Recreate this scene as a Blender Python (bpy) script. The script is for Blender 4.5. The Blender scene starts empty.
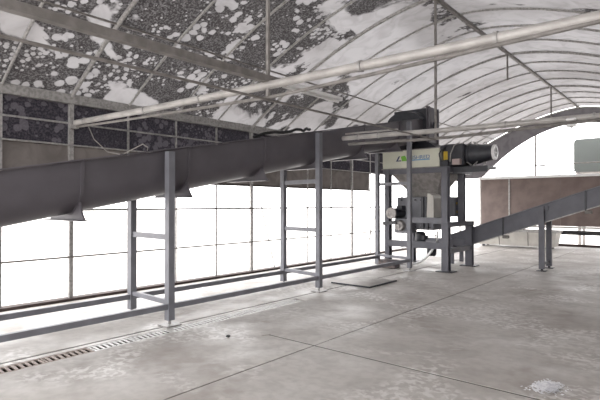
import bpy, math, random
from mathutils import Vector, Matrix
random.seed(7)
sc = bpy.context.scene
COL = sc.collection
# ------------------------------------------------------------------ camera
CAM_H = 1.6
cd = bpy.data.cameras.new('camera'); cd.sensor_width = 36.0; cd.lens = 36.0 * 482 / 600
cd.clip_start = 0.05; cd.clip_end = 500
cam = bpy.data.objects.new('camera', cd); COL.objects.link(cam)
cam.location = (0, 0, CAM_H)
cam.rotation_euler = (math.radians(90 + 0.475), 0, math.radians(40.0))
sc.camera = cam
# ------------------------------------------------------------------ sky (even white overcast)
w = bpy.data.worlds.new('overcast_sky'); sc.world = w; w.use_nodes = True
bg = w.node_tree.nodes['Background']
bg.inputs['Color'].default_value = (1.0, 0.985, 0.985, 1); bg.inputs['Strength'].default_value = 3.0
# ------------------------------------------------------------------ exposure
sc.view_settings.view_transform = 'Standard'; sc.view_settings.look = 'None'
sc.view_settings.gamma = 1.0; sc.view_settings.use_curve_mapping = False
sc.view_settings.exposure = 1.1
sc.cycles.use_denoising = True
sc.cycles.max_bounces = 10; sc.cycles.diffuse_bounces = 6

# ------------------------------------------------------------------ materials
def new_mat(name):
    m = bpy.data.materials.new(name); m.use_nodes = True
    return m, m.node_tree.nodes, m.node_tree.links
def N(nodes, t, **kw):
    n = nodes.new(t)
    for k, v in kw.items(): setattr(n, k, v)
    return n
def math_node(nodes, links, op, a, b=None, clamp=False):
    n = nodes.new('ShaderNodeMath'); n.operation = op; n.use_clamp = clamp
    for i, v in enumerate((a, b)):
        if v is None: continue
        if hasattr(v, 'links'): links.new(v, n.inputs[i])
        else: n.inputs[i].default_value = v
    return n.outputs[0]
def ramp(nodes, links, fac, lo, hi, a=0.0, b=1.0):
    n = nodes.new('ShaderNodeMapRange'); n.interpolation_type = 'SMOOTHSTEP'
    links.new(fac, n.inputs[0])
    n.inputs[1].default_value = lo; n.inputs[2].default_value = hi
    n.inputs[3].default_value = a; n.inputs[4].default_value = b
    return n.outputs[0]
def mixc(nodes, links, fac, c1, c2):
    n = nodes.new('ShaderNodeMix'); n.data_type = 'RGBA'
    if hasattr(fac, 'links'): links.new(fac, n.inputs[0])
    else: n.inputs[0].default_value = fac
    for i, c in ((6, c1), (7, c2)):
        if hasattr(c, 'links'): links.new(c, n.inputs[i])
        else: n.inputs[i].default_value = (*c, 1)
    return n.outputs[2]
def plain(name, col, col2=None, rough=0.55, metal=0.0, scale=6.0, bump=0.0, detail=5):
    m, nd, lk = new_mat(name)
    b = nd['Principled BSDF']; b.inputs['Roughness'].default_value = rough; b.inputs['Metallic'].default_value = metal
    if col2 is None: col2 = tuple(c * 0.8 for c in col)
    tc = N(nd, 'ShaderNodeTexCoord'); no = N(nd, 'ShaderNodeTexNoise')
    no.inputs['Scale'].default_value = scale; no.inputs['Detail'].default_value = detail
    lk.new(tc.outputs['Object'], no.inputs['Vector'])
    f = ramp(nd, lk, no.outputs[0], 0.35, 0.68)
    lk.new(mixc(nd, lk, f, col, col2), b.inputs['Base Color'])
    if bump:
        bp = N(nd, 'ShaderNodeBump'); bp.inputs['Strength'].default_value = bump
        lk.new(no.outputs[0], bp.inputs['Height']); lk.new(bp.outputs[0], b.inputs['Normal'])
    return m
M = {}
M['paint'] = plain('blue_grey_steel_paint', (0.092, 0.084, 0.096), (0.078, 0.071, 0.081), 0.5, 0.0, 3)
M['column'] = plain('blue_grey_stand_paint', (0.112, 0.112, 0.132), (0.092, 0.092, 0.108), 0.5, 0.0, 4)
M['paint_light'] = plain('grey_frame_paint', (0.175, 0.178, 0.20), (0.14, 0.142, 0.16), 0.5, 0.0, 4)
M['dark'] = plain('dark_machine_paint', (0.030, 0.032, 0.040), (0.02, 0.02, 0.026), 0.45, 0.0, 8)
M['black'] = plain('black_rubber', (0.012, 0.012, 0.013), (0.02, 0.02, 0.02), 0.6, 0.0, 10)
M['galv'] = plain('galvanised_steel', (0.36, 0.35, 0.34), (0.24, 0.232, 0.225), 0.5, 0.2, 22)
M['galv_dull'] = plain('weathered_galvanised_pipe', (0.22, 0.205, 0.195), (0.15, 0.14, 0.13), 0.6, 0.1, 9)
M['white_pipe'] = plain('pale_painted_pipe', (0.43, 0.412, 0.395), (0.33, 0.313, 0.30), 0.45, 0.1, 5)
M['cream'] = plain('cream_paint', (0.60, 0.60, 0.50), (0.55, 0.55, 0.46), 0.45, 0.0, 3)
M['white'] = plain('white_enamel', (0.80, 0.80, 0.80), (0.72, 0.72, 0.72), 0.4)
M['grate'] = plain('galvanised_grate', (0.62, 0.61, 0.60), (0.45, 0.44, 0.42), 0.5, 0.1, 15)
M['grate_rust'] = plain('dirty_rusted_grate', (0.34, 0.29, 0.26), (0.22, 0.17, 0.14), 0.7, 0.0, 15)
M['rust_block'] = plain('rust_stained_steel', (0.16, 0.13, 0.12), (0.10, 0.09, 0.10), 0.7, 0.0, 6)
M['brown'] = plain('brown_sheet', (0.150, 0.110, 0.098), (0.105, 0.074, 0.066), 0.55, 0.0, 2.2)
M['drum_steel'] = plain('worn_bare_steel', (0.30, 0.28, 0.27), (0.20, 0.185, 0.18), 0.5, 0.3, 9)
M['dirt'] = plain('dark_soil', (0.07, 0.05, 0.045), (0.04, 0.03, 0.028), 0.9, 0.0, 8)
M['ground'] = plain('pale_dusty_ground', (0.68, 0.66, 0.63), (0.58, 0.56, 0.53), 0.9, 0.0, 0.6)
M['blue'] = plain('blue_lettering', (0.03, 0.12, 0.33), (0.03, 0.12, 0.33), 0.5)
M['light_blue'] = plain('light_blue_lettering', (0.12, 0.30, 0.50), (0.12, 0.30, 0.50), 0.5)
M['navy'] = plain('navy_mark', (0.02, 0.03, 0.10), (0.02, 0.03, 0.10), 0.5)
M['green'] = plain('green_mark', (0.16, 0.42, 0.05), (0.16, 0.42, 0.05), 0.5)
M['yellow'] = plain('yellow_plate', (0.62, 0.42, 0.02), (0.5, 0.34, 0.02), 0.5)
M['pink_grey'] = plain('beige_terminal_box', (0.42, 0.34, 0.32), (0.36, 0.29, 0.28), 0.5)
M['tank'] = plain('grey_green_plastic', (0.050, 0.057, 0.053), (0.043, 0.049, 0.046), 0.5, 0.0, 1.0)
M['plate'] = plain('dull_cover_plate', (0.40, 0.38, 0.36), (0.32, 0.30, 0.285), 0.7, 0.0, 5)
M['scrap'] = plain('white_plastic_scrap', (0.85, 0.85, 0.86), (0.6, 0.6, 0.64), 0.5, 0.0, 30)
M['bin'] = plain('pale_zinc_sheet', (0.52, 0.50, 0.46), (0.42, 0.40, 0.37), 0.5, 0.1, 3)

def concrete():
    m, nd, lk = new_mat('worn_concrete')
    b = nd['Principled BSDF']
    ge = N(nd, 'ShaderNodeNewGeometry')
    def noise(s, d, dist=0.0):
        n = N(nd, 'ShaderNodeTexNoise'); n.inputs['Scale'].default_value = s; n.inputs['Detail'].default_value = d
        n.inputs['Distortion'].default_value = dist
        lk.new(ge.outputs['Position'], n.inputs['Vector']); return n.outputs[0]
    big = ramp(nd, lk, noise(0.55, 6, 0.4), 0.36, 0.66)
    mid = ramp(nd, lk, noise(2.6, 10, 0.5), 0.46, 0.62)
    fine = ramp(nd, lk, noise(11, 8), 0.40, 0.66)
    scuff = math_node(nd, lk, 'MULTIPLY', ramp(nd, lk, noise(0.9, 4, 0.6), 0.47, 0.62), ramp(nd, lk, noise(13, 10, 0.4), 0.45, 0.60))
    brown = math_node(nd, lk, 'MULTIPLY', ramp(nd, lk, noise(0.42, 5, 1.0), 0.50, 0.62), ramp(nd, lk, noise(5, 8), 0.30, 0.62))
    c = mixc(nd, lk, big, (0.475, 0.452, 0.425), (0.395, 0.367, 0.340))
    c = mixc(nd, lk, math_node(nd, lk, 'MULTIPLY', mid, 0.5), c, (0.32, 0.292, 0.27))
    c = mixc(nd, lk, math_node(nd, lk, 'MULTIPLY', fine, 0.30), c, (0.28, 0.258, 0.24))
    c = mixc(nd, lk, math_node(nd, lk, 'MULTIPLY', brown, 0.45), c, (0.235, 0.20, 0.175))
    c = mixc(nd, lk, math_node(nd, lk, 'MULTIPLY', scuff, 0.7), c, (0.64, 0.62, 0.60))
    lk.new(c, b.inputs['Base Color'])
    lk.new(ramp(nd, lk, noise(1.4, 5), 0.3, 0.7, 0.42, 0.75), b.inputs['Roughness'])
    bp = N(nd, 'ShaderNodeBump'); bp.inputs['Strength'].default_value = 0.15; bp.inputs['Distance'].default_value = 0.01
    lk.new(noise(18, 8), bp.inputs['Height']); lk.new(bp.outputs[0], b.inputs['Normal'])
    return m
M['concrete'] = concrete()

def film(name, kind):
    """greenhouse film: dirt patches of their own shape over a thin translucent sheet"""
    m, nd, lk = new_mat(name)
    nd.remove(nd['Principled BSDF']); out = nd['Material Output']
    ge = N(nd, 'ShaderNodeNewGeometry'); sp = N(nd, 'ShaderNodeSeparateXYZ')
    lk.new(ge.outputs['Position'], sp.inputs[0])
    def noise(s, d, dist=0.0, rough=0.5):
        n = N(nd, 'ShaderNodeTexNoise'); n.inputs['Scale'].default_value = s; n.inputs['Detail'].default_value = d
        n.inputs['Distortion'].default_value = dist; n.inputs['Roughness'].default_value = rough
        lk.new(ge.outputs['Position'], n.inputs['Vector']); return n.outputs[0]
    def cells(scale, lo, hi, ns):
        vo = N(nd, 'ShaderNodeTexVoronoi'); vo.inputs['Scale'].default_value = scale; vo.feature = 'F1'
        lk.new(ge.outputs['Position'], vo.inputs['Vector'])
        size = ramp(nd, lk, noise(ns, 3), 0.38, 0.66, lo, hi)
        d = math_node(nd, lk, 'SUBTRACT', vo.outputs['Distance'], size)
        d = math_node(nd, lk, 'ADD', d, math_node(nd, lk, 'MULTIPLY', math_node(nd, lk, 'SUBTRACT', noise(9, 4), 0.5), 0.45))
        return ramp(nd, lk, d, -0.05, 0.05, 1.0, 0.0)
    k_ = 1.0 if kind == 'roof' else 1.35
    bub = math_node(nd, lk, 'MAXIMUM', cells(5.5 * k_, 0.05, 0.52, 1.3), cells(11 * k_, -0.05, 0.46, 0.9))
    n1 = noise(0.62, 5, 0.5)
    if kind == 'roof':
        by = ramp(nd, lk, sp.outputs['Y'], 6.0, 11.5, 0.08, -0.17)
        bx = ramp(nd, lk, sp.outputs['X'], -3.6, -3.0, 0.0, -0.10)
        s = math_node(nd, lk, 'ADD', math_node(nd, lk, 'ADD', n1, by), bx)
        cov = ramp(nd, lk, s, 0.475, 0.50)
        grime = ramp(nd, lk, noise(0.38, 4, 0.6), 0.40, 0.64)
    else:
        cov = ramp(nd, lk, n1, 0.05, 0.2)
    speck = ramp(nd, lk, noise(30, 6, 0, 0.7), 0.42, 0.62)
    lightn = math_node(nd, lk, 'MULTIPLY', bub, 0.85 if kind == 'roof' else 0.5)
    dark = math_node(nd, lk, 'MULTIPLY', cov, math_node(nd, lk, 'SUBTRACT', 1.0, lightn))
    dark = math_node(nd, lk, 'MULTIPLY', dark, ramp(nd, lk, speck, 0, 1, 1.0, 0.72))
    smear = ramp(nd, lk, noise(2.4, 6, 1.2), 0.4, 0.75)
    if kind == 'roof':
        tl = mixc(nd, lk, grime, (0.074, 0.0725, 0.074), (0.046, 0.0445, 0.045))
        tl = mixc(nd, lk, math_node(nd, lk, 'MULTIPLY', smear, 0.45), tl, (0.036, 0.0345, 0.035))
        tcol = mixc(nd, lk, dark, tl, (0.0035, 0.0033, 0.0034))
        dl = mixc(nd, lk, smear, (0.25, 0.238, 0.235), (0.19, 0.18, 0.176))
        dcol = mixc(nd, lk, dark, dl, (0.045, 0.040, 0.040))
    elif kind == 'upper':
        tcol = mixc(nd, lk, dark, (0.013, 0.012, 0.014), (0.002, 0.002, 0.0025))
        dcol = mixc(nd, lk, dark, (0.11, 0.10, 0.11), (0.024, 0.021, 0.026))
    elif kind == 'lower':
        tcol = mixc(nd, lk, smear, (0.012, 0.0105, 0.010), (0.008, 0.007, 0.0066))
        dcol = mixc(nd, lk, smear, (0.11, 0.10, 0.094), (0.075, 0.067, 0.063))
    elif kind == 'pale':
        tcol = mixc(nd, lk, smear, (0.075, 0.072, 0.070), (0.055, 0.052, 0.050))
        dcol = mixc(nd, lk, smear, (0.25, 0.24, 0.23), (0.19, 0.18, 0.17))
    else:
        tcol = mixc(nd, lk, smear, (0.016, 0.015, 0.016), (0.011, 0.010, 0.011))
        dcol = mixc(nd, lk, smear, (0.11, 0.105, 0.11), (0.085, 0.08, 0.085))
    di = N(nd, 'ShaderNodeBsdfDiffuse'); tr = N(nd, 'ShaderNodeBsdfTranslucent'); ad = N(nd, 'ShaderNodeAddShader')
    lk.new(dcol, di.inputs['Color']); lk.new(tcol, tr.inputs['Color'])
    lk.new(di.outputs[0], ad.inputs[0]); lk.new(tr.outputs[0], ad.inputs[1]); lk.new(ad.outputs[0], out.inputs['Surface'])
    return m
M['film_roof'] = film('dirty_roof_film', 'roof')
M['film_upper'] = film('mouldy_dark_wall_film', 'upper')
M['film_lower'] = film('brown_grey_curtain_film', 'lower')
M['film_pale'] = film('pale_curtain_film', 'pale')  # for the unseen right wall, made more translucent to brighten the floor
M['film_gable'] = film('dark_gable_sheet', 'gable')

# ------------------------------------------------------------------ mesh helpers
class MB:
    def __init__(s): s.v = []; s.f = []; s.sm = []
    def poly(s, vs, fs, smooth=False):
        o = len(s.v); s.v += [tuple(p) for p in vs]
        for f in fs: s.f.append(tuple(i + o for i in f)); s.sm.append(smooth)
        return s
    def box(s, x0, x1, y0, y1, z0, z1):
        return s.hexa([(x0, y0, z0), (x1, y0, z0), (x1, y1, z0), (x0, y1, z0), (x0, y0, z1), (x1, y0, z1), (x1, y1, z1), (x0, y1, z1)])
    def hexa(s, p):
        return s.poly(p, [(3, 2, 1, 0), (4, 5, 6, 7), (0, 1, 5, 4), (1, 2, 6, 5), (2, 3, 7, 6), (3, 0, 4, 7)])
    def bevbox(s, x0, x1, y0, y1, z0, z1, b):
        # box with all vertical and horizontal edges chamfered
        xs = (x0, x0 + b, x1 - b, x1); ys = (y0, y0 + b, y1 - b, y1)
        ring = lambda i, z: [(xs[1 - i] , ys[0 + i - i] if 0 else y0 + (b if i else 0), z)]
        def loop(ins, z):
            X0, X1, Y0, Y1 = x0 + ins, x1 - ins, y0 + ins, y1 - ins
            return [(X0 + b, Y0, z), (X1 - b, Y0, z), (X1, Y0 + b, z), (X1, Y1 - b, z), (X1 - b, Y1, z), (X0 + b, Y1, z), (X0, Y1 - b, z), (X0, Y0 + b, z)]
        L = [loop(b, z0), loop(0, z0 + b), loop(0, z1 - b), loop(b, z1)]
        v = [p for l in L for p in l]; f = [tuple(range(7, -1, -1)), tuple(range(24, 32))]
        for k in range(3):
            for i in range(8):
                j = (i + 1) % 8; f.append((k * 8 + i, k * 8 + j, k * 8 + 8 + j, k * 8 + 8 + i))
        return s.poly(v, f)
    def bar(s, a, b, wd, ht, up=(0, 0, 1)):
        a = Vector(a); b = Vector(b); d = (b - a).normalized(); up = Vector(up)
        if abs(d.dot(up)) > 0.99: up = Vector((0, 1, 0))
        sd = d.cross(up).normalized() * wd / 2; u = sd.cross(d).normalized() * ht / 2
        return s.hexa([a - sd - u, a + sd - u, b + sd - u, b - sd - u, a - sd + u, a + sd + u, b + sd + u, b - sd + u])
    def tube(s, pts, r, n=8, cap=True):
        pts = [Vector(p) for p in pts]; rs = r if isinstance(r, (list, tuple)) else [r] * len(pts)
        d0 = (pts[1] - pts[0]).normalized()
        ref = Vector((0, 0, 1)) if abs(d0.z) < 0.9 else Vector((1, 0, 0))
        v = []
        for i, p in enumerate(pts):
            d = (pts[min(i + 1, len(pts) - 1)] - pts[max(i - 1, 0)]).normalized()
            a = d.cross(ref).normalized(); b = a.cross(d).normalized()
            for k in range(n):
                t = 2 * math.pi * k / n
                v.append(p + (a * math.cos(t) + b * math.sin(t)) * rs[i])
        f = []
        for i in range(len(pts) - 1):
            for k in range(n):
                j = (k + 1) % n
                f.append((i * n + k, i * n + j, (i + 1) * n + j, (i + 1) * n + k))
        s.poly(v, f, True)
        if cap:
            o = len(s.v) - len(v)
            s.f.append(tuple(o + k for k in range(n - 1, -1, -1))); s.sm.append(False)
            s.f.append(tuple(o + (len(pts) - 1) * n + k for k in range(n))); s.sm.append(False)
        return s
    def ring(s, c, axis, r0, r1, h, n=20):
        """annular disc of thickness h along axis"""
        c = Vector(c); ax = Vector(axis).normalized()
        ref = Vector((0, 0, 1)) if abs(ax.z) < 0.9 else Vector((1, 0, 0))
        a = ax.cross(ref).normalized(); b = a.cross(ax).normalized(); v = []
        for (r, t) in ((r0, 0), (r1, 0), (r1, h), (r0, h)):
            for k in range(n):
                q = 2 * math.pi * k / n; v.append(c + ax * t + (a * math.cos(q) + b * math.sin(q)) * r)
        f = []
        for i in range(4):
            for k in range(n):
                j = (k + 1) % n; i2 = (i + 1) % 4
                f.append((i * n + k, i * n + j, i2 * n + j, i2 * n + k))
        return s.poly(v, f)
    def prism(s, outline, off, smooth=False):
        """outline: 3D ring of points, swept by vector off"""
        n = len(outline); o = Vector(off)
        v = [Vector(p) for p in outline] + [Vector(p) + o for p in outline]
        s.poly(v, [(i, (i + 1) % n, n + (i + 1) % n, n + i) for i in range(n)], smooth)
        b = len(s.v) - 2 * n
        s.f.append(tuple(b + i for i in range(n - 1, -1, -1))); s.sm.append(False)
        s.f.append(tuple(b + n + i for i in range(n))); s.sm.append(False)
        return s
    def mesh(s, name, c):
        me = bpy.data.meshes.new(name)
        me.from_pydata([(p[0] - c[0], p[1] - c[1], p[2] - c[2]) for p in s.v], [], s.f)
        me.polygons.foreach_set('use_smooth', s.sm)
        me.update()
        import bmesh
        bm = bmesh.new(); bm.from_mesh(me); bmesh.ops.recalc_face_normals(bm, faces=bm.faces); bm.to_mesh(me); bm.free()
        me.set_sharp_from_angle(angle=math.radians(38))
        return me
WL = {}
def wloc(o): return WL[o.name]
def add(name, mb, mat, parent=None, label=None, cat=None, group=None, kind=None):
    xs = [p[0] for p in mb.v]; ys = [p[1] for p in mb.v]; zs = [p[2] for p in mb.v]
    c = Vector(((min(xs) + max(xs)) / 2, (min(ys) + max(ys)) / 2, (min(zs) + max(zs)) / 2))
    if parent is None: c.z = min(zs)
    me = mb.mesh(name, c); me.materials.append(M[mat])
    return link(name, me, c, parent, label, cat, group, kind)
def link(name, me, c, parent=None, label=None, cat=None, group=None, kind=None):
    o = bpy.data.objects.new(name, me); COL.objects.link(o)
    c = Vector(c); WL[o.name] = c
    if parent is not None: o.parent = parent; o.location = c - wloc(parent)
    else: o.location = c
    return tag(o, label, cat, group, kind)
def tag(o, label=None, cat=None, group=None, kind=None):
    for k, v in (('label', label), ('category', cat), ('group', group), ('kind', kind)):
        if v: o[k] = v
    return o
def shifted(src, off, parent=None):
    """another object sharing the mesh of src, moved by off in the world"""
    return link(src.name.split('.')[0], src.data, wloc(src) + Vector(off), parent or src.parent, src.get('label'), src.get('category'), src.get('group'), src.get('kind'))
def thing(name, loc, label, cat, group=None, kind=None):
    o = bpy.data.objects.new(name, None); COL.objects.link(o); o.location = loc; o.empty_display_size = 0.2
    WL[o.name] = Vector(loc)
    return tag(o, label, cat, group, kind)

# ------------------------------------------------------------------ shell dimensions
XL, XR, XC = -8.10, 1.00, -3.55           # left wall, right wall, ridge line
ZE, ZR = 3.40, 5.22                       # eave, ridge
HW = XC - XL
PITCH = 1.045; Y0 = 3.70
RIBS = [Y0 + PITCH * k for k in range(-6, 17)]
YN, YF = RIBS[0], RIBS[-1]
def roof_z(x): return ZE + (ZR - ZE) * (1 - abs((x - XC) / HW) ** 1.65)
def main_rib(k): return (k - 6) % 4 == 0

# ------------------------------------------------------------------ ground and floor
gm = MB().box(-120, 120, -60, 160, -0.50, -0.30)
add('ground', gm, 'ground', None, 'pale dusty open ground all around the shed', 'ground', kind='structure')
floor = add('floor', MB().box(XL - 0.25, XR + 0.3, YN - 0.2, YF + 0.25, -0.31, -0.22), 'dirt', None,
            'worn grey concrete floor with saw-cut joints', 'floor', kind='structure')
def slab(outline):
    return add('slab', MB().prism([(x, y, -0.22) for x, y in outline], (0, 0, 0.22)), 'concrete', floor)
JW2 = 0.016
FX0, FX1, FY0, FY1 = XL - 0.25, XR + 0.3, YN - 0.2, YF + 0.25
JX, JY, JW = -3.39, 4.29, 0.009
DR0, DR1, DEND = -5.305, -5.075, 6.22     # drain edges
slab([(FX0, FY0), (-5.43, FY0), (-5.43, FY1), (FX0, FY1)])
slab([(-5.39, FY0), (DR0, FY0), (DR0, DEND), (-5.39, DEND)])
slab([(DR1, FY0), (JX - JW, FY0), (JX - JW, JY - JW2), (-4.08, JY - JW2), (-4.12, JY - 0.10), (-4.135, JY - 0.098), (-4.10, JY + JW2), (JX - JW, JY + JW2),
      (JX - JW, FY1), (-5.39, FY1), (-5.39, DEND), (DR1, DEND)])
slab([(JX + JW, FY0), (FX1, FY0), (FX1, JY - JW2), (JX + JW, JY - JW2)])
slab([(JX + JW, JY + JW2), (FX1, JY + JW2), (FX1, FY1), (JX + JW, FY1)])

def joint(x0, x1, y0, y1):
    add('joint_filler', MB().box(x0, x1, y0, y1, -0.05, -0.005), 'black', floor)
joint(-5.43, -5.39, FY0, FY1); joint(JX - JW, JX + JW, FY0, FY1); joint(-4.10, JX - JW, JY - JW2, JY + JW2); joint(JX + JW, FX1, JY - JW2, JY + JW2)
add('drain_channel', MB().box(DR0 - 0.001, DR0 + 0.004, FY0, DEND, -0.2, -0.03).box(DR1 - 0.004, DR1 + 0.001, FY0, DEND, -0.2, -0.03).box(DR0, DR1, FY0, DEND, -0.22, -0.2), 'dirt', floor)  # soil-coloured lining, added dark to deepen the shade in the slots

# drain grates: each liftable, bars are parts
gl = 0.50; pitch = 0.0615; y = -0.433; gi = 0; BARS = {}
while y + gl <= DEND:
    rusty = y < 2.2
    t = thing('drain_grate', ((DR0 + DR1) / 2, y + gl / 2, -0.03),
              'rust-stained slotted grate of the floor drain' if rusty else 'pale galvanised slotted grate of the floor drain beside the conveyor legs',
              'drain grate', 'rusty drain grates' if rusty else 'galvanised drain grates')
    if rusty and y + gl + 0.006 >= 2.2: t['label'] = 'rusted drain grate butting against the first pale galvanised one'
    elif not rusty and y < 2.7: t['label'] = 'galvanised drain grate butting against the last rusted one'
    elif y < 3.78 < y + gl + 0.006: t['label'] = 'galvanised drain grate right beside the foot of a conveyor leg'
    elif y + 2 * gl > DEND: t['label'] = 'galvanised grate closing the end of the floor drain'
    mt = 'grate_rust' if rusty else 'grate'
    fr = MB(); z0, z1 = -0.012, -0.002
    fr.box(DR0 + 0.008, DR0 + 0.035, y + 0.004, y + gl - 0.004, z0, z1); fr.box(DR1 - 0.035, DR1 - 0.008, y + 0.004, y + gl - 0.004, z0, z1)
    fr.box(DR0 + 0.035, DR1 - 0.035, y + 0.004, y + 0.022, z0, z1); fr.box(DR0 + 0.035, DR1 - 0.035, y + gl - 0.022, y + gl - 0.004, z0, z1)
    add('rim', fr, mt, t)
    for k in range(7):
        yy = y + 0.036 + k * pitch
        key = (mt,)
        if key not in BARS:
            BARS[key] = add('bar', MB().hexa([(DR0 + 0.03, yy + 0.012, z0), (DR1 - 0.03, yy, z0), (DR1 - 0.03, yy + 0.029, z0), (DR0 + 0.03, yy + 0.041, z0),
                                          (DR0 + 0.03, yy + 0.012, z1), (DR1 - 0.03, yy, z1), (DR1 - 0.03, yy + 0.029, z1), (DR0 + 0.03, yy + 0.041, z1)]), mt, t)
            BARS[key, 'y'] = yy
        else:
            shifted(BARS[key], (0, yy - BARS[key, 'y'], 0), t)
    y += gl + 0.006; gi += 1

# ------------------------------------------------------------------ ceiling: ribs, film panels, ridge
ceil = thing('ceiling', (XC, (YN + YF) / 2, ZE), 'arched shed roof of dirty translucent film over steel ribs', 'ceiling', kind='structure')
def arch(x0, x1, n, dz=0.0):
    return [(x0 + (x1 - x0) * i / n, roof_z(x0 + (x1 - x0) * i / n) + dz) for i in range(n + 1)]
XP1, XP2 = -6.6, 2 * XC + 6.6             # purlin lines
proto = {}
for k, yr in enumerate(RIBS):
    for side, (xa, xb) in (('l', (XL, XC)), ('r', (XR, XC))):
        big = main_rib(k)
        r = 0.032 if big else 0.022
        key = ('rib', side, big)
        if key not in proto:
            proto[key] = (add('rib', MB().tube([(x, yr, z - r) for x, z in arch(xa, xb, 18)], r, 8), 'galv', ceil), yr)
        else:
            shifted(proto[key][0], (0, yr - proto[key][1], 0))
for k in range(len(RIBS) - 1):
    ya, yb = RIBS[k], RIBS[k + 1]
    for key, (xa, xb) in {'l1': (XL, XP1), 'l2': (XP1, XC), 'r1': (XC, XP2), 'r2': (XP2, XR)}.items():
        if key not in proto:
            n = 10; mb = MB(); P = arch(xa, xb, n, 0.012); ny = 4; v = []
            for j in range(ny + 1):
                q = j / ny; sag = -0.03 * 4 * q * (1 - q)
                v += [(x, ya + (yb - ya) * q, z + sag * 0.5 + 0.01) for x, z in P]
            f = [(j * (n + 1) + i, j * (n + 1) + i + 1, (j + 1) * (n + 1) + i + 1, (j + 1) * (n + 1) + i) for j in range(ny) for i in range(n)]
            mb.poly(v, f, True)
            proto[key] = (add('film_panel', mb, 'film_roof', ceil), ya)
        else:
            shifted(proto[key][0], (0, ya - proto[key][1], 0))
add('ridge_bar', MB().bar((XC, YN, ZR - 0.05), (XC, YF, ZR - 0.05), 0.06, 0.06), 'galv_dull', ceil)
for xp in (XP1, XP2):
    add('purlin', MB().bar((xp, YN, roof_z(xp) - 0.035), (xp, YF, roof_z(xp) - 0.035), 0.026, 0.026), 'galv_dull', ceil)
for xe in (XL, XR):
    g = MB(); s = 1 if xe < 0 else -1
    g.prism([(xe - s * 0.10, YN, ZE - 0.13), (xe + s * 0.05, YN, ZE - 0.13), (xe + s * 0.06, YN, ZE + 0.02), (xe + s * 0.03, YN, ZE + 0.03), (xe + s * 0.0, YN, ZE - 0.02), (xe - s * 0.10, YN, ZE - 0.02)], (0, YF - YN, 0))
    add('eave_beam', g, 'galv', ceil)
# tie trusses across the shed
def tie(yt, x0, cut=False):
    path = [(x0, 2.94 if not cut else 2.90), ((x0 + XC) / 2, 2.89), (XC, 2.862), (-1.5, 2.84), (XR, 2.82)]
    def pipe_z(x):
        for (xa, za), (xb, zb) in zip(path[:-1], path[1:]):
            if xa <= x <= xb: return za + (zb - za) * (x - xa) / (xb - xa)
    p = add('tie_pipe', MB().tube([(a, yt, b) for a, b in path], 0.045, 12), 'white_pipe', ceil)
    pts = []
    for i in range(15):
        x = x0 + 0.15 + (XR - x0 - 0.3) * i / 14; q = min(1.0, (x - XL - 0.4) / 4.3) if x < XC else min(1.0, (XR - x) / 4.3)
        pts.append((x, yt - 0.02, 2.86 - 0.135 * max(0, q) ** 0.8))
    add('lower_rod', MB().tube(pts, 0.018 if not cut else 0.026, 8), 'galv_dull', p)
    add('king_post', MB().tube([(XC, yt, 2.72), (XC, yt, ZR - 0.06)], 0.024, 8), 'galv_dull', p)
    for x in [x0 + 0.35, -5.9, -4.7, -2.4, -1.2]:
        if x > x0 + 0.2: add('clamp', MB().ring((x, yt, pipe_z(x)), (1, 0, 0), 0.040, 0.054, 0.03), 'galv', p)
    return p
t1 = tie(Y0, XL + 0.12)
add('end_bracket', MB().box(XL + 0.04, XL + 0.16, Y0 - 0.06, Y0 + 0.06, 2.85, 2.98), 'galv', t1)
t2 = tie(Y0 + 4 * PITCH, -5.50, True)
add('upper_rod', MB().tube([(-5.45, 7.9, 2.99), (-4.3, 7.92, 2.97)], 0.015, 8), 'white_pipe', t2)
# ridge-line beam and thin rod joining the king posts
add('centre_beam', MB().prism([(XC - 0.04, YN, 2.89), (XC + 0.04, YN, 2.89), (XC + 0.04, YN, 2.96), (XC + 0.025, YN, 2.96), (XC + 0.025, YN, 2.905), (XC - 0.025, YN, 2.905), (XC - 0.025, YN, 2.96), (XC - 0.04, YN, 2.96)], (0, Y0 + 0.15 - YN, 0)), 'galv_dull', ceil)
add('centre_rod', MB().tube([(XC, YN, 2.71), (XC, Y0 + 4 * PITCH, 2.71)], 0.014, 8), 'galv_dull', ceil)
for yh, zl in ((Y0 + 8 * PITCH - 0.2, 4.52), (Y0 + 12 * PITCH - 0.15, 4.2)):
    add('drop_rod', MB().tube([(XC, yh, zl), (XC, yh, ZR - 0.06)], 0.022, 8), 'galv_dull', ceil)
lt = thing('tube_light', (XC + 0.02, 4.45, 2.86), 'white batten tube light at the end of the ceiling beam', 'light')
add('housing', MB().bevbox(XC - 0.025, XC + 0.065, 3.88, 5.00, 2.90, 2.945, 0.008), 'white', lt)
add('tube', MB().tube([(XC + 0.02, 3.92, 2.885), (XC + 0.02, 4.96, 2.885)], 0.014, 8), 'white', lt)
lt = thing('flood_light', (-1.45, 7.86, 2.78), 'small white twin lamp clipped to the tie pipe before the gable', 'light')
for z in (2.71, 2.80):
    add('lamp_head', MB().bevbox(-1.53, -1.40, 7.80, 7.86, z, z + 0.04, 0.01), 'white', lt)
add('bracket', MB().box(-1.48, -1.45, 7.86, 7.88, 2.70, 2.86), 'galv', lt)

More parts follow.
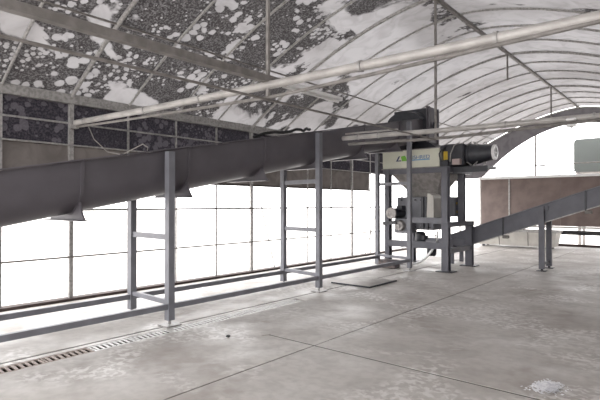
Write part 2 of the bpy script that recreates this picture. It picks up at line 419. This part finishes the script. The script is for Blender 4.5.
# ------------------------------------------------------------------ side walls
def side_wall(name, xw, label, drop=2.03):
    s = 1 if xw < 0 else -1
    wl = thing(name, (xw, (YN + YF) / 2, 0), label, 'wall', kind='structure')
    pr = {}
    for k, yr in enumerate(RIBS):
        big = main_rib(k)
        if big not in pr:
            h = 0.034 if big else 0.015
            pr[big] = (add('post', MB().box(xw - h, xw + h, yr - h, yr + h, 0.0, ZE - 0.13), 'galv', wl), yr)
        else: shifted(pr[big][0], (0, yr - pr[big][1], 0))
    for z, r, mt in ((2.94, 0.016, 'galv'), (2.58, 0.014, 'galv'), (1.50, 0.020, 'galv_dull'), (0.72, 0.017, 'galv_dull')):
        add('rail', MB().tube([(xw + s * 0.035, YN, z), (xw + s * 0.035, YF, z)], r, 8), mt, wl)
    add('kerb', MB().box(xw - 0.10, xw + 0.10, YN, YF, 0.0, 0.045), 'dirt', wl)
    for k in range(len(RIBS) - 1):
        ya, yb = RIBS[k], RIBS[k + 1]
        for mt, z0, z1, dx in (('film_upper', 2.56, ZE - 0.10, 0.03), ('film_lower' if drop > 1 else 'film_pale', drop, 2.60, 0.02)):
            if mt == 'film_lower' and drop > 1 and ya > 13.0: continue      # curtain gathered away beside the shredder
            if mt not in pr:
                nz, ny = 5, 6; v = []
                for i in range(nz + 1):
                    for j in range(ny + 1):
                        v.append((xw - s * (dx + 0.01 + 0.012 * math.sin(i * 2.1 + j * 1.3) * math.sin(math.pi * j / ny)), ya + (yb - ya) * j / ny, z0 + (z1 - z0) * i / nz))
                f = [(i * (ny + 1) + j, i * (ny + 1) + j + 1, (i + 1) * (ny + 1) + j + 1, (i + 1) * (ny + 1) + j) for i in range(nz) for j in range(ny)]
                pr[mt] = (add('curtain_panel', MB().poly(v, f, True), mt, wl), ya)
            else: shifted(pr[mt][0], (0, ya - pr[mt][1], 0))
    add('curtain_roll', MB().tube([(xw - s * 0.03, YN, drop), (xw - s * 0.03, 13.1 if drop > 1 else YF, drop)], 0.022, 8), 'film_lower', wl)
    return wl
wl = side_wall('wall_left', XL, 'open-sided shed wall with thin posts below rolled dark film')
side_wall('wall_right', XR, 'opposite shed wall closed by film down to the floor', 0.07)
add('brace_wire', MB().tube([(XL + 0.06, 8.12, 1.65), (XL + 0.06, 8.62, 0.06)], 0.014, 6), 'galv_dull', wl)
add('brace_wire', MB().tube([(XL + 0.06, 13.35, 1.30), (XL + 0.06, 12.72, 0.06)], 0.016, 6), 'galv_dull', wl)

# ------------------------------------------------------------------ far gable wall
wf = thing('wall_far', (XC, YF, 0), 'far gable end with brown sheet below an arched bright opening', 'wall', kind='structure')
def inner_z(x):
    u = abs((x - XC) / 3.62)
    return 4.62 - 1.95 * u ** 2 if u < 1 else 2.68
xs = [XL + (XR - XL) * i / 9 for i in range(10)]
for i in range(9):
    n = 6; v = []
    for j in range(n + 1):
        x = xs[i] + (xs[i + 1] - xs[i]) * j / n
        v.append((x, YF + 0.02, max(inner_z(x), 2.68))); v.append((x, YF + 0.02, max(roof_z(x), 2.9)))
    add('gable_sheet', MB().poly(v, [(2 * j, 2 * j + 2, 2 * j + 3, 2 * j + 1) for j in range(n)]), 'film_gable', wf)
GL = -7.22
for a, b in ((GL, -6.06), (-6.06, -4.2), (-4.2, -2.3), (-2.3, -0.5), (-0.5, XR)):
    add('brown_panel', MB().box(a, b - 0.006, YF, YF + 0.05, 0.76, 2.62), 'brown', wf)
add('panel_strip', MB().box(-6.09, -6.03, YF - 0.03, YF, 0.76, 2.62), 'galv', wf)
add('cap_rail', MB().box(GL - 0.05, XR, YF - 0.06, YF + 0.08, 2.62, 2.72), 'white', wf)
add('thin_rail', MB().tube([(XL, YF + 0.03, 3.13), (XR, YF + 0.03, 3.13)], 0.022, 8), 'galv_dull', wf)
add('bottom_rail', MB().box(GL, XR, YF - 0.03, YF + 0.05, 0.68, 0.75), 'white_pipe', wf)
add('sill_beam', MB().box(GL, XR, YF - 0.02, YF + 0.10, 0.44, 0.60), 'black', wf)
add('threshold', MB().box(GL, XR, YF - 0.02, YF + 0.10, 0.0, 0.09), 'dirt', wf)
for x in (GL, -5.07, -1.4):
    add('gable_post', MB().box(x - 0.03, x + 0.03, YF - 0.01, YF + 0.05, 2.72 if x != GL else 0.0, max(inner_z(x), 2.68)), 'white_pipe', wf)
add('strap', MB().tube([(-5.05, YF - 0.03, 3.12), (-4.5, YF - 0.04, 3.05), (-3.9, YF - 0.04, 2.92), (-3.55, YF - 0.03, 2.76)], 0.02, 8), 'paint', wf)

# ------------------------------------------------------------------ big trough conveyor
SL = 0.19
def ctop(y): return 1.94 + SL * (y - 1.81)
CX, CR = -5.915, 0.385
def uprof(off=0.0, side=0.27, n=14):
    r = CR + off
    p = [(r, 0.0 + off * 0.6)]
    for i in range(n + 1):
        t = -math.pi * i / n
        p.append((r * math.cos(t), -side + (r - 0.02) * math.sin(t) * 0.96))
    p.append((-r, 0.0 + off * 0.6))
    return p
conv = thing('trough_conveyor', (CX, 5.3, ctop(5.3) - 0.7), 'long grey U-trough conveyor climbing beside the open wall to the shredder', 'conveyor')
YC0, YC1, YFL = -1.3, 11.5, 2.66
cuts = [YC0] + [YFL + 1.52 * k for k in range(-3, 6) if YC0 + 0.2 < YFL + 1.52 * k < YC1 - 0.2] + [YC1]
for a, b in zip(cuts[:-1], cuts[1:]):
    a2, b2 = a + 0.002, b - 0.002
    P = uprof()
    add('trough_section', MB().prism([(CX + x, a2, ctop(a2) + z) for x, z in P], (0, b2 - a2, SL * (b2 - a2)), True), 'paint', conv)
    add('cover', MB().prism([(CX + x, a2, ctop(a2) + z) for x, z in ((-0.43, 0.004), (0.43, 0.004), (0.43, 0.022), (-0.43, 0.022))], (0, b2 - a2, SL * (b2 - a2))), 'paint', conv)
for yf in cuts[1:-1]:
    P = uprof(0.016)
    fl = add('flange', MB().prism([(CX + x, yf - 0.02, ctop(yf) - 0.004 + z) for x, z in P], (0, 0.04, 0.008)), 'paint', conv)
    # saddle foot under the flange, flared to a flat base
    out = [(0.34, -0.48), (0.37, -0.56), (0.41, -0.63), (0.46, -0.69), (-0.46, -0.69), (-0.41, -0.63), (-0.37, -0.56), (-0.34, -0.48)]
    add('saddle_foot', MB().prism([(CX + x * 0.98, yf - 0.012, ctop(yf) + z) for x, z in out], (0, 0.024, 0)).box(CX - 0.46, CX + 0.46, yf - 0.09, yf + 0.03, ctop(yf) - 0.702, ctop(yf) - 0.688), 'paint', fl)
# head box at the upper end
hd = add('head_box', MB().bevbox(-6.36, -5.42, 11.50, 12.12, 3.22, 4.06, 0.012), 'dark', conv)
add('end_plate', MB().box(-5.42, -5.40, 11.46, 12.16, 3.18, 4.10), 'paint', hd)
for yy in (11.52, 12.06):
    add('stiffener', MB().box(-5.40, -5.36, yy, yy + 0.05, 3.18, 4.10), 'paint', hd)
add('bearing', MB().ring((-5.36, 11.81, 3.62), (1, 0, 0), 0.04, 0.11, 0.06), 'dark', hd)
add('arched_guard', MB().prism([(CX + 0.46 * math.cos(t), 11.18, 3.72 + 0.24 * math.sin(t)) for t in [math.pi * i / 14 for i in range(15)]], (0, 0.3, 0.05), True), 'dark', conv)
add('drop_chute', MB().hexa([(-6.2, 11.35, 2.955), (-5.0, 11.35, 2.955), (-5.0, 12.1, 2.955), (-6.2, 12.1, 2.955), (-6.3, 11.52, 3.22), (-5.45, 11.52, 3.22), (-5.45, 12.1, 3.22), (-6.3, 12.1, 3.22)]), 'dark', conv)

# ------------------------------------------------------------------ conveyor support frame
sf = thing('conveyor_support_frame', (-5.92, 5.3, 0), 'grey square-tube frame of legs and floor rails carrying the long conveyor', 'support frame')
LEGS = [(0.50, 0.52), (3.78, 3.83), (7.00, 7.14), (10.54, 10.74)]
XFf, XFb = -5.42, -6.42
H = 0.047
for yf, yb in LEGS:
    zt = ctop(yf) - 0.02
    lg = add('leg', MB().box(XFf - H, XFf + H, yf - H, yf + H, 0.07, zt), 'paint_light', sf)
    add('foot_plate', MB().box(XFf - 0.11, XFf + 0.11, yf - 0.11, yf + 0.11, 0.0, 0.014).tube([(XFf, yf, 0.014), (XFf, yf, 0.075)], 0.02, 8), 'galv', lg)
    lb = add('leg', MB().box(XFb - H, XFb + H, yb - H, yb + H, 0.07, zt), 'paint_light', sf)
    add('foot_plate', MB().box(XFb - 0.11, XFb + 0.11, yb - 0.11, yb + 0.11, 0.0, 0.014).tube([(XFb, yb, 0.014), (XFb, yb, 0.075)], 0.02, 8), 'galv', lb)
    zc = ctop(yf) - 0.78
    levels = [0.30]
    if yf < 5: levels += [1.16]
    elif yf < 8: levels += [1.12, 2.02]
    else: levels += [2.10]
    for z in levels:
        add('cross_bar', MB().bar((XFb + H, yb, z), (XFf - H, yf, z), 0.05, 0.075 if z > 0.5 else 0.06), 'paint_light', sf)
for (xx, sel, z) in ((XFf, 0, 0.25), (XFb, 1, 0.25)):
    ys = [YC0] + [l[sel] for l in LEGS]
    for a, b in zip(ys[:-1], ys[1:]):
        add('floor_rail', MB().box(xx - 0.03, xx + 0.03, a + (H if a > YC0 else 0), b - H, z - 0.035, z + 0.035), 'paint_light', sf)

# ------------------------------------------------------------------ shredder
sh = thing('industrial_shredder', (-5.5, 11.6, 0), 'tall industrial shredder with cream hopper box, motors and steel stand', 'shredder')
def ibeam(xc, yc, z0, z1, w=0.14, d=0.16, t=0.016):
    m = MB()
    m.box(xc - w / 2, xc + w / 2, yc - d / 2, yc - d / 2 + t, z0, z1)
    m.box(xc - w / 2, xc + w / 2, yc + d / 2 - t, yc + d / 2, z0, z1)
    m.box(xc - t / 2, xc + t / 2, yc - d / 2 + t, yc + d / 2 - t, z0, z1)
    return m
for x, yy, z1 in ((-4.68, 10.95, 1.05), (-6.28, 11.05, 2.45), (-4.68, 12.42, 1.05), (-6.28, 12.40, 2.45)):
    c = add('stand_leg', ibeam(x, yy, 0.02, z1, 0.17 if z1 < 2 else 0.13), 'column', sh)
    add('base_plate', MB().box(x - 0.20, x + 0.20, yy - 0.16, yy + 0.16, 0, 0.02), 'dark', c)
for x, yy in ((-4.70, 10.97), (-4.70, 11.95)):
    add('column', ibeam(x, yy, 1.16, 2.45, 0.15, 0.15), 'column', sh)
add('stand_beam', MB().box(-4.77, -4.59, 10.86, 12.52, 1.05, 1.16), 'column', sh)
add('stand_beam', MB().box(-4.74, -4.62, 11.04, 12.33, 0.42, 0.53), 'column', sh)
add('front_beam', MB().box(-6.21, -4.77, 10.94, 11.06, 0.52, 0.68), 'column', sh)
add('back_beam', MB().box(-6.21, -4.77, 12.34, 12.46, 0.52, 0.68), 'column', sh)
add('footing_block', MB().bevbox(-6.32, -5.86, 10.60, 10.90, 0.0, 0.20, 0.015), 'rust_block', sh)
# cream hopper box with printed mark
hop = add('hopper_box', MB().bevbox(-6.42, -4.86, 11.00, 12.45, 2.50, 2.95, 0.012), 'cream', sh)
add('hopper_rim', MB().box(-6.44, -4.84, 10.985, 11.0, 2.485, 2.505).box(-6.44, -4.84, 10.985, 11.0, 2.945, 2.965), 'drum_steel', hop)
def flat(name, pts, mat):
    add(name, MB().prism([(x, 10.996, z) for x, z in pts], (0, 0.004, 0)), mat, hop)
lx, lz = -6.03, 2.68      # lower-left of the logo
flat('logo_mark', [(lx, lz), (lx + 0.15, lz), (lx + 0.15, lz + 0.025), (lx + 0.06, lz + 0.025), (lx + 0.12, lz + 0.13), (lx + 0.08, lz + 0.13)], 'navy')
flat('logo_leaf', [(lx + 0.17, lz), (lx + 0.31, lz), (lx + 0.28, lz + 0.10), (lx + 0.25, lz + 0.14), (lx + 0.14, lz + 0.12)], 'green')
def lettering(txt, x, z, size, mat, width):
    cu = bpy.data.curves.new('lettering', 'FONT'); cu.body = txt; cu.size = size; cu.extrude = 0.001
    ob = bpy.data.objects.new('tmp', cu); COL.objects.link(ob)
    dg = bpy.context.evaluated_depsgraph_get(); me = bpy.data.meshes.new_from_object(ob.evaluated_get(dg))
    bpy.data.objects.remove(ob)
    xs = [v.co.x for v in me.vertices]; k = width / (max(xs) - min(xs)); mn = min(xs)
    mb = MB(); mb.poly([(x + (v.co.x - mn) * k, 10.9965 + v.co.z, z + v.co.y) for v in me.vertices], [tuple(p.vertices) for p in me.polygons])
    return add('lettering', mb, mat, hop)
lettering('AISHRED', lx + 0.36, lz + 0.035, 0.125, 'blue', 0.56)
flat('logo_bar', [(lx + 0.36, lz), (lx + 0.92, lz), (lx + 0.92, lz + 0.025), (lx + 0.36, lz + 0.025)], 'light_blue')
# frame under the hopper, funnel, cutting chamber
add('hopper_frame', MB().box(-6.40, -4.60, 11.00, 11.12, 2.36, 2.50).box(-6.40, -4.60, 12.3, 12.42, 2.36, 2.50).box(-6.40, -6.28, 11.12, 12.3, 2.36, 2.50).box(-4.72, -4.60, 11.12, 12.3, 2.36, 2.50), 'column', sh)
add('funnel', MB().hexa([(-5.95, 11.45, 1.95), (-5.12, 11.45, 1.95), (-5.12, 12.1, 1.95), (-5.95, 12.1, 1.95), (-6.22, 11.14, 2.36), (-4.85, 11.14, 2.36), (-4.85, 12.28, 2.36), (-6.22, 12.28, 2.36)]), 'drum_steel', sh)
add('chamber_neck', MB().box(-5.95, -5.12, 11.45, 12.1, 1.78, 1.95), 'galv_dull', sh)
body = add('cutting_chamber', MB().bevbox(-6.12, -5.12, 11.22, 12.25, 0.95, 1.78, 0.015), 'paint_light', sh)
add('side_plate', MB().box(-5.42, -5.36, 11.16, 11.22, 0.98, 1.78).box(-5.30, -5.24, 11.16, 11.22, 0.98, 1.78), 'dark', body)
for x in (-5.98, -5.60, -5.44, -5.2):
    for z in (1.70, 1.02):
        add('bolt', MB().tube([(x, 11.18, z), (x, 11.22, z)], 0.022, 6), 'dark', body)
# pale curved guard
g = []
for i in range(9):
    t = math.pi / 2 * i / 8
    g.append((-5.20 + 0.16 * math.sin(t) * 1.0, 1.72 + 0.14 * math.cos(t)))
outl = [(x, z) for x, z in g] + [(-5.04, 1.28), (-5.10, 1.22), (-5.22, 1.22), (-5.20, 1.7)]
add('curved_guard', MB().prism([(x, 11.05, z) for x, z in outl], (0, 0.5, 0)), 'bin', body)
add('guard_beam', MB().box(-5.62, -4.77, 10.98, 11.14, 1.13, 1.27), 'paint_light', sh)
# motors on the front
mtb = add('drive_motor', MB().tube([(-6.0, 10.70, 1.37), (-6.0, 10.72, 1.37), (-6.0, 10.74, 1.37), (-6.0, 11.22, 1.37)], [0.115, 0.125, 0.13, 0.13], 20), 'dark', sh)
add('fan_cover', MB().ring((-6.0, 10.68, 1.37), (0, 1, 0), 0.07, 0.14, 0.05).tube([(-6.0, 10.69, 1.37), (-6.0, 10.70, 1.37)], 0.08, 16), 'drum_steel', mtb)
add('terminal_box', MB().bevbox(-5.95, -5.80, 10.88, 11.08, 1.44, 1.56, 0.01), 'dark', mtb)
rd = add('reducer', MB().bevbox(-6.08, -5.60, 11.0, 11.22, 0.86, 1.24, 0.02), 'paint_light', sh)
add('bearing_cap', MB().tube([(-5.90, 10.90, 1.05), (-5.90, 10.93, 1.05), (-5.90, 11.0, 1.05)], [0.11, 0.135, 0.145], 20), 'drum_steel', rd)
add('shaft_end', MB().tube([(-5.90, 10.87, 1.05), (-5.90, 10.90, 1.05)], 0.04, 12), 'galv', rd)
add('torque_arm', MB().bar((-6.32, 10.86, 1.10), (-5.95, 10.86, 1.14), 0.05, 0.09), 'dark', sh)
# hydraulic bits underneath
add('pump', MB().tube([(-5.55, 11.4, 0.55), (-5.55, 11.4, 0.62), (-5.55, 11.4, 0.85), (-5.55, 11.4, 0.9)], [0.10, 0.13, 0.13, 0.08], 14).box(-5.62, -5.40, 11.3, 11.5, 0.70, 0.80), 'dark', sh)
add('pump', MB().tube([(-5.25, 11.4, 0.30), (-5.25, 11.4, 0.36), (-5.25, 11.4, 0.58)], [0.09, 0.12, 0.12], 14), 'dark', sh)
hp = [(-6.0 + 1.0 * i / 14, 11.15, 0.06 + 0.62 * (i / 14) ** 3.2) for i in range(15)] + [(-4.99, 11.15, 0.80), (-5.0, 11.16, 0.94)]
add('hose', MB().tube(hp, 0.028, 10), 'white', sh)
add('hose', MB().tube([(p[0] - 0.10, 11.27, max(0.03, p[2] * 0.9)) for p in hp], 0.022, 10), 'galv_dull', sh)
cb = add('control_box', MB().bevbox(-5.02, -4.80, 11.75, 12.2, 1.28, 1.78, 0.012), 'paint_light', sh)
for z in (1.40, 1.62):
    add('indicator', MB().tube([(-4.80, 11.9, z), (-4.79, 11.9, z)], 0.03, 10), 'yellow', cb)
# side drive: gearbox and tapered motor
gb = add('gearbox', MB().bevbox(-4.84, -4.32, 11.10, 11.75, 2.50, 3.03, 0.03), 'dark', sh)
add('warning_plate', MB().box(-4.80, -4.70, 11.09, 11.10, 2.66, 2.86), 'yellow', gb)
add('terminal_box', MB().bevbox(-4.55, -4.36, 10.98, 11.10, 2.52, 2.66, 0.01), 'pink_grey', gb)
add('valve_block', MB().bevbox(-4.86, -4.66, 11.0, 11.09, 2.48, 2.64, 0.01).bevbox(-4.84, -4.74, 10.98, 11.09, 2.90, 3.0, 0.01).tube([(-4.84, 11.0, 2.64), (-4.86, 10.98, 2.8), (-4.80, 11.0, 2.92)], 0.018, 8), 'dark', gb)
add('hose', MB().tube([(-4.62, 11.05, 2.60), (-4.58, 10.98, 2.78), (-4.50, 11.0, 2.98), (-4.40, 11.1, 3.06)], 0.014, 8), 'galv', gb)
mo = add('side_motor', MB().tube([(-4.32, 11.45, 2.78), (-4.26, 11.45, 2.78), (-4.24, 11.45, 2.78), (-4.10, 11.45, 2.785), (-3.78, 11.45, 2.80), (-3.72, 11.45, 2.80)], [0.27, 0.27, 0.245, 0.235, 0.17, 0.165], 24), 'dark', sh)
add('end_ring', MB().ring((-3.74, 11.45, 2.80), (1, 0, 0), 0.115, 0.178, 0.05, 24), 'white', mo)
add('end_grille', MB().bar((-3.715, 11.45, 2.64), (-3.715, 11.45, 2.96), 0.03, 0.02).bar((-3.715, 11.30, 2.80), (-3.715, 11.60, 2.80), 0.02, 0.03), 'white', mo)
for sgn in (1, -1):
    zb = 2.785 + sgn * 0.225
    for xa, xb in ((-4.30, -4.18), (-4.05, -4.14)):
        add('brace', MB().tube([(xa, 11.27, zb - sgn * 0.03), (xb, 11.24, zb + sgn * 0.05)], 0.016, 8), 'galv', mo)
add('lifting_lug', MB().ring((-3.93, 11.44, 3.02), (0, 1, 0), 0.025, 0.045, 0.02, 12), 'galv', mo)
add('motor_platform', MB().box(-4.60, -3.78, 11.15, 11.75, 2.42, 2.48).box(-4.60, -3.78, 11.15, 11.20, 2.34, 2.42), 'dark', sh)
for x in (-4.2, -3.95):
    add('platform_post', MB().box(x - 0.02, x + 0.02, 11.42, 11.48, 2.48, 2.60), 'galv', sh)

# ------------------------------------------------------------------ discharge conveyor
dc = thing('discharge_conveyor', (-2.9, 12.85, 0), 'inclined grey belt conveyor rising from under the shredder past the brown wall', 'conveyor')
S2 = 0.355
def dtop(x): return 1.06 + S2 * (x + 4.43)
DY0, DY1, DX0, DX1 = 12.58, 13.18, -5.40, 0.55
dcuts = [DX0, -3.88, -2.07, -0.26, DX1]
for a, b in zip(dcuts[:-1], dcuts[1:]):
    L = b - a - 0.004
    for yy in (DY0, DY1 - 0.02):
        add('side_plate', MB().prism([(a + 0.002, yy, dtop(a)), (a + 0.002, yy + 0.02, dtop(a)), (a + 0.002, yy + 0.02, dtop(a) - 0.42), (a + 0.002, yy, dtop(a) - 0.42)], (L, 0, S2 * L)), 'column', dc)
    add('bottom_plate', MB().prism([(a + 0.002, DY0 + 0.02, dtop(a) - 0.40), (a + 0.002, DY1 - 0.02, dtop(a) - 0.40), (a + 0.002, DY1 - 0.02, dtop(a) - 0.42), (a + 0.002, DY0 + 0.02, dtop(a) - 0.42)], (L, 0, S2 * L)), 'galv_dull', dc)
    add('top_lip', MB().prism([(a + 0.002, DY0 - 0.03, dtop(a)), (a + 0.002, DY0 + 0.03, dtop(a)), (a + 0.002, DY0 + 0.03, dtop(a) + 0.015), (a + 0.002, DY0 - 0.03, dtop(a) + 0.015)], (L, 0, S2 * L)), 'paint_light', dc)
    add('bottom_lip', MB().prism([(a + 0.002, DY0 - 0.02, dtop(a) - 0.445), (a + 0.002, DY0 + 0.03, dtop(a) - 0.445), (a + 0.002, DY0 + 0.03, dtop(a) - 0.42), (a + 0.002, DY0 - 0.02, dtop(a) - 0.42)], (L, 0, S2 * L)), 'galv', dc)
add('belt', MB().prism([(DX0, DY0 + 0.03, dtop(DX0) - 0.12), (DX0, DY1 - 0.03, dtop(DX0) - 0.12), (DX0, DY1 - 0.03, dtop(DX0) - 0.135), (DX0, DY0 + 0.03, dtop(DX0) - 0.135)], (DX1 - DX0, 0, S2 * (DX1 - DX0))), 'black', dc)
for x in dcuts[1:-1]:
    f = add('joint_flange', MB().hexa([(x - 0.015, DY0 - 0.035, dtop(x) - 0.45), (x + 0.015, DY0 - 0.035, dtop(x) - 0.44), (x + 0.015, DY0, dtop(x) - 0.44), (x - 0.015, DY0, dtop(x) - 0.45),
                              (x - 0.015, DY0 - 0.035, dtop(x)), (x + 0.015, DY0 - 0.035, dtop(x) + 0.01), (x + 0.015, DY0, dtop(x) + 0.01), (x - 0.015, DY0, dtop(x))]), 'dark', dc)
    add('clip_foot', MB().bevbox(x - 0.02, x + 0.12, DY0 - 0.03, DY0 + 0.10, dtop(x) - 0.52, dtop(x) - 0.445, 0.01), 'galv_dull', f)
for x in (-2.98, 0.1):
    for yy in (DY0 - 0.055, DY1 + 0.055):
        zt = dtop(x) - 0.03 if yy < 12.8 else dtop(x) - 0.15
        l = add('leg', MB().box(x - 0.06, x + 0.06, yy - 0.045, yy + 0.045, 0.05, zt), 'column', dc)
        add('foot_plate', MB().box(x - 0.10, x + 0.10, yy - 0.10, yy + 0.10, 0.0, 0.014).tube([(x, yy, 0.014), (x, yy, 0.05)], 0.03, 8), 'dark', l)
    add('brace', MB().bar((x, DY0 - 0.01, 0.16), (x, DY1 + 0.01, 0.16), 0.04, 0.05), 'column', dc)
    add('head_bracket', MB().box(x + 0.06, x + 0.14, DY0 - 0.06, DY0 - 0.03, dtop(x) - 0.12, dtop(x) - 0.02), 'column', dc)
for x in (-5.2,):
    add('tail_leg', MB().box(x - 0.05, x + 0.05, DY0 - 0.06, DY0, 0.0, dtop(x) - 0.1), 'column', dc)
    add('tail_leg', MB().box(x - 0.05, x + 0.05, DY1, DY1 + 0.06, 0.0, dtop(x) - 0.1), 'column', dc)

# ------------------------------------------------------------------ small things
hc = thing('floor_hatch_cover', (-5.33, 8.4, 0), 'flat square pit cover plate on the floor between conveyor legs', 'hatch cover')
add('plate', MB().bevbox(-5.78, -4.89, 7.88, 8.92, 0.0, 0.022, 0.004), 'plate', hc)
add('edge_angle', MB().box(-5.78, -4.88, 7.865, 7.88, 0.0, 0.03).box(-4.89, -4.875, 7.865, 8.92, 0.0, 0.03), 'dark', hc)
hose_pts = [(-7.48, 3.68, 2.86), (-7.35, 3.72, 2.62), (-7.18, 3.85, 2.42), (-6.95, 3.97, 2.37), (-6.7, 4.02, 2.45), (-6.45, 4.02, 2.50), (-6.32, 4.02, 2.44), (-6.3, 4.0, 2.39)]
add('cable', MB().tube(hose_pts, 0.008, 8), 'galv_dull', None, 'thin grey cable drooping from the tie pipe to the conveyor', 'cable')
bc = [(-5.86 + 0.28 * math.sin(i * 0.35), 5.75 + 0.16 * i, ctop(5.75 + 0.16 * i) + 0.045 + 0.05 * abs(math.sin(i * 0.9))) for i in range(12)]
add('rubber_hose', MB().tube(bc, 0.025, 8), 'black', None, 'black rubber hose lying along the top of the long conveyor', 'hose')
st = MB()
import bmesh
bm = bmesh.new(); bmesh.ops.create_icosphere(bm, subdivisions=2, radius=0.028)
for v in bm.verts: v.co *= 0.85 + 0.3 * random.random(); v.co.z *= 0.55
zmin = min(v.co.z for v in bm.verts)
st.poly([(-4.39 + v.co.x, 3.89 + v.co.y, v.co.z - zmin) for v in bm.verts], [tuple(v.index for v in f.verts) for f in bm.faces]); bm.free()
add('pebble', st, 'black', None, 'small dark pebble alone on the concrete floor', 'pebble')
# heap of shredded white scraps: nobody could count it
hp = MB(); rr = random.Random(3)
for i in range(1500):
    a = rr.random() * 2 * math.pi; q = abs(rr.gauss(0, 0.40)); 
    if q > 1.25: continue
    x = -1.07 + 0.13 * q * math.cos(a) + 0.05 * q * math.sin(a); yy = 4.62 + 0.20 * q * math.sin(a)
    if rr.random() < 0.12: x += 0.10 * rr.random(); yy -= 0.12 * rr.random()
    z = 0.004 + max(0, 0.03 * (1 - q)) * rr.random()
    s = 0.006 + 0.012 * rr.random(); t = rr.random() * 3.14; c_, s_ = math.cos(t) * s, math.sin(t) * s; k = 0.4 + 0.6 * rr.random()
    dz = 0.003 * rr.random()
    hp.poly([(x - c_, yy - s_, z), (x + s_ * k, yy - c_ * k, z + dz), (x + c_, yy + s_, z + 0.003), (x - s_ * k, yy + c_ * k, z)], [(0, 1, 2, 3)])
add('scrap_heap', hp, 'scrap', None, 'small scatter of white shredded plastic flakes on the concrete', 'scrap', kind='stuff')
# pale zinc trough by the far wall
bn = thing('zinc_bin', (-5.0, 18.9, 0), 'long pale sheet-metal bin standing before the brown gable wall', 'bin')
add('bin_body', MB().hexa([(-6.65, 18.65, 0.07), (-4.05, 18.65, 0.07), (-4.05, 19.3, 0.07), (-6.65, 19.3, 0.07), (-6.75, 18.55, 0.60), (-3.95, 18.55, 0.60), (-3.95, 19.4, 0.60), (-6.75, 19.4, 0.60)]), 'bin', bn)
add('rim', MB().box(-6.78, -3.92, 18.52, 18.56, 0.58, 0.63).box(-3.96, -3.92, 18.56, 19.43, 0.58, 0.63).box(-6.78, -6.74, 18.56, 19.43, 0.58, 0.63).box(-6.74, -3.96, 19.39, 19.43, 0.58, 0.63), 'galv', bn)
for x in (-6.5, -4.2):
    for yy in (18.72, 19.2):
        add('leg', MB().box(x - 0.04, x + 0.04, yy - 0.04, yy + 0.04, 0.0, 0.07), 'dark', bn)
for x in (-5.9, -4.9):
    add('seam', MB().prism([(x, 18.648, 0.08), (x + 0.025, 18.648, 0.08), (x + 0.025, 18.545, 0.58), (x, 18.545, 0.58)], (0, -0.008, 0)), 'galv_dull', bn)
# raised tank outside, behind the gable
tk = thing('water_tank', (-3.3, 24.6, -0.30), 'grey-green rounded tank on a stand seen through the gable opening', 'tank')
outl = []
cx, cz, hw, hh, r = -3.25, 3.72, 1.15, 0.72, 0.16
for qx, qz, a0 in ((1, 1, 0), (-1, 1, 90), (-1, -1, 180), (1, -1, 270)):
    for i in range(6):
        t = math.radians(a0 + 18 * i); outl.append((cx + qx * (hw - r) + r * math.cos(t), 24.0, cz + qz * (hh - r) + r * math.sin(t)))
add('shell', MB().prism(outl, (0, 1.2, 0)), 'tank', tk)
for x in (cx - 0.95, cx + 0.95):
    for yy in (24.12, 25.08):
        add('stand_leg', MB().box(x - 0.06, x + 0.06, yy - 0.06, yy + 0.06, -0.30, 2.94), 'galv_dull', tk)
add('stand_deck', MB().box(cx - 1.1, cx + 1.1, 24.02, 25.18, 2.94, 3.0), 'galv_dull', tk)
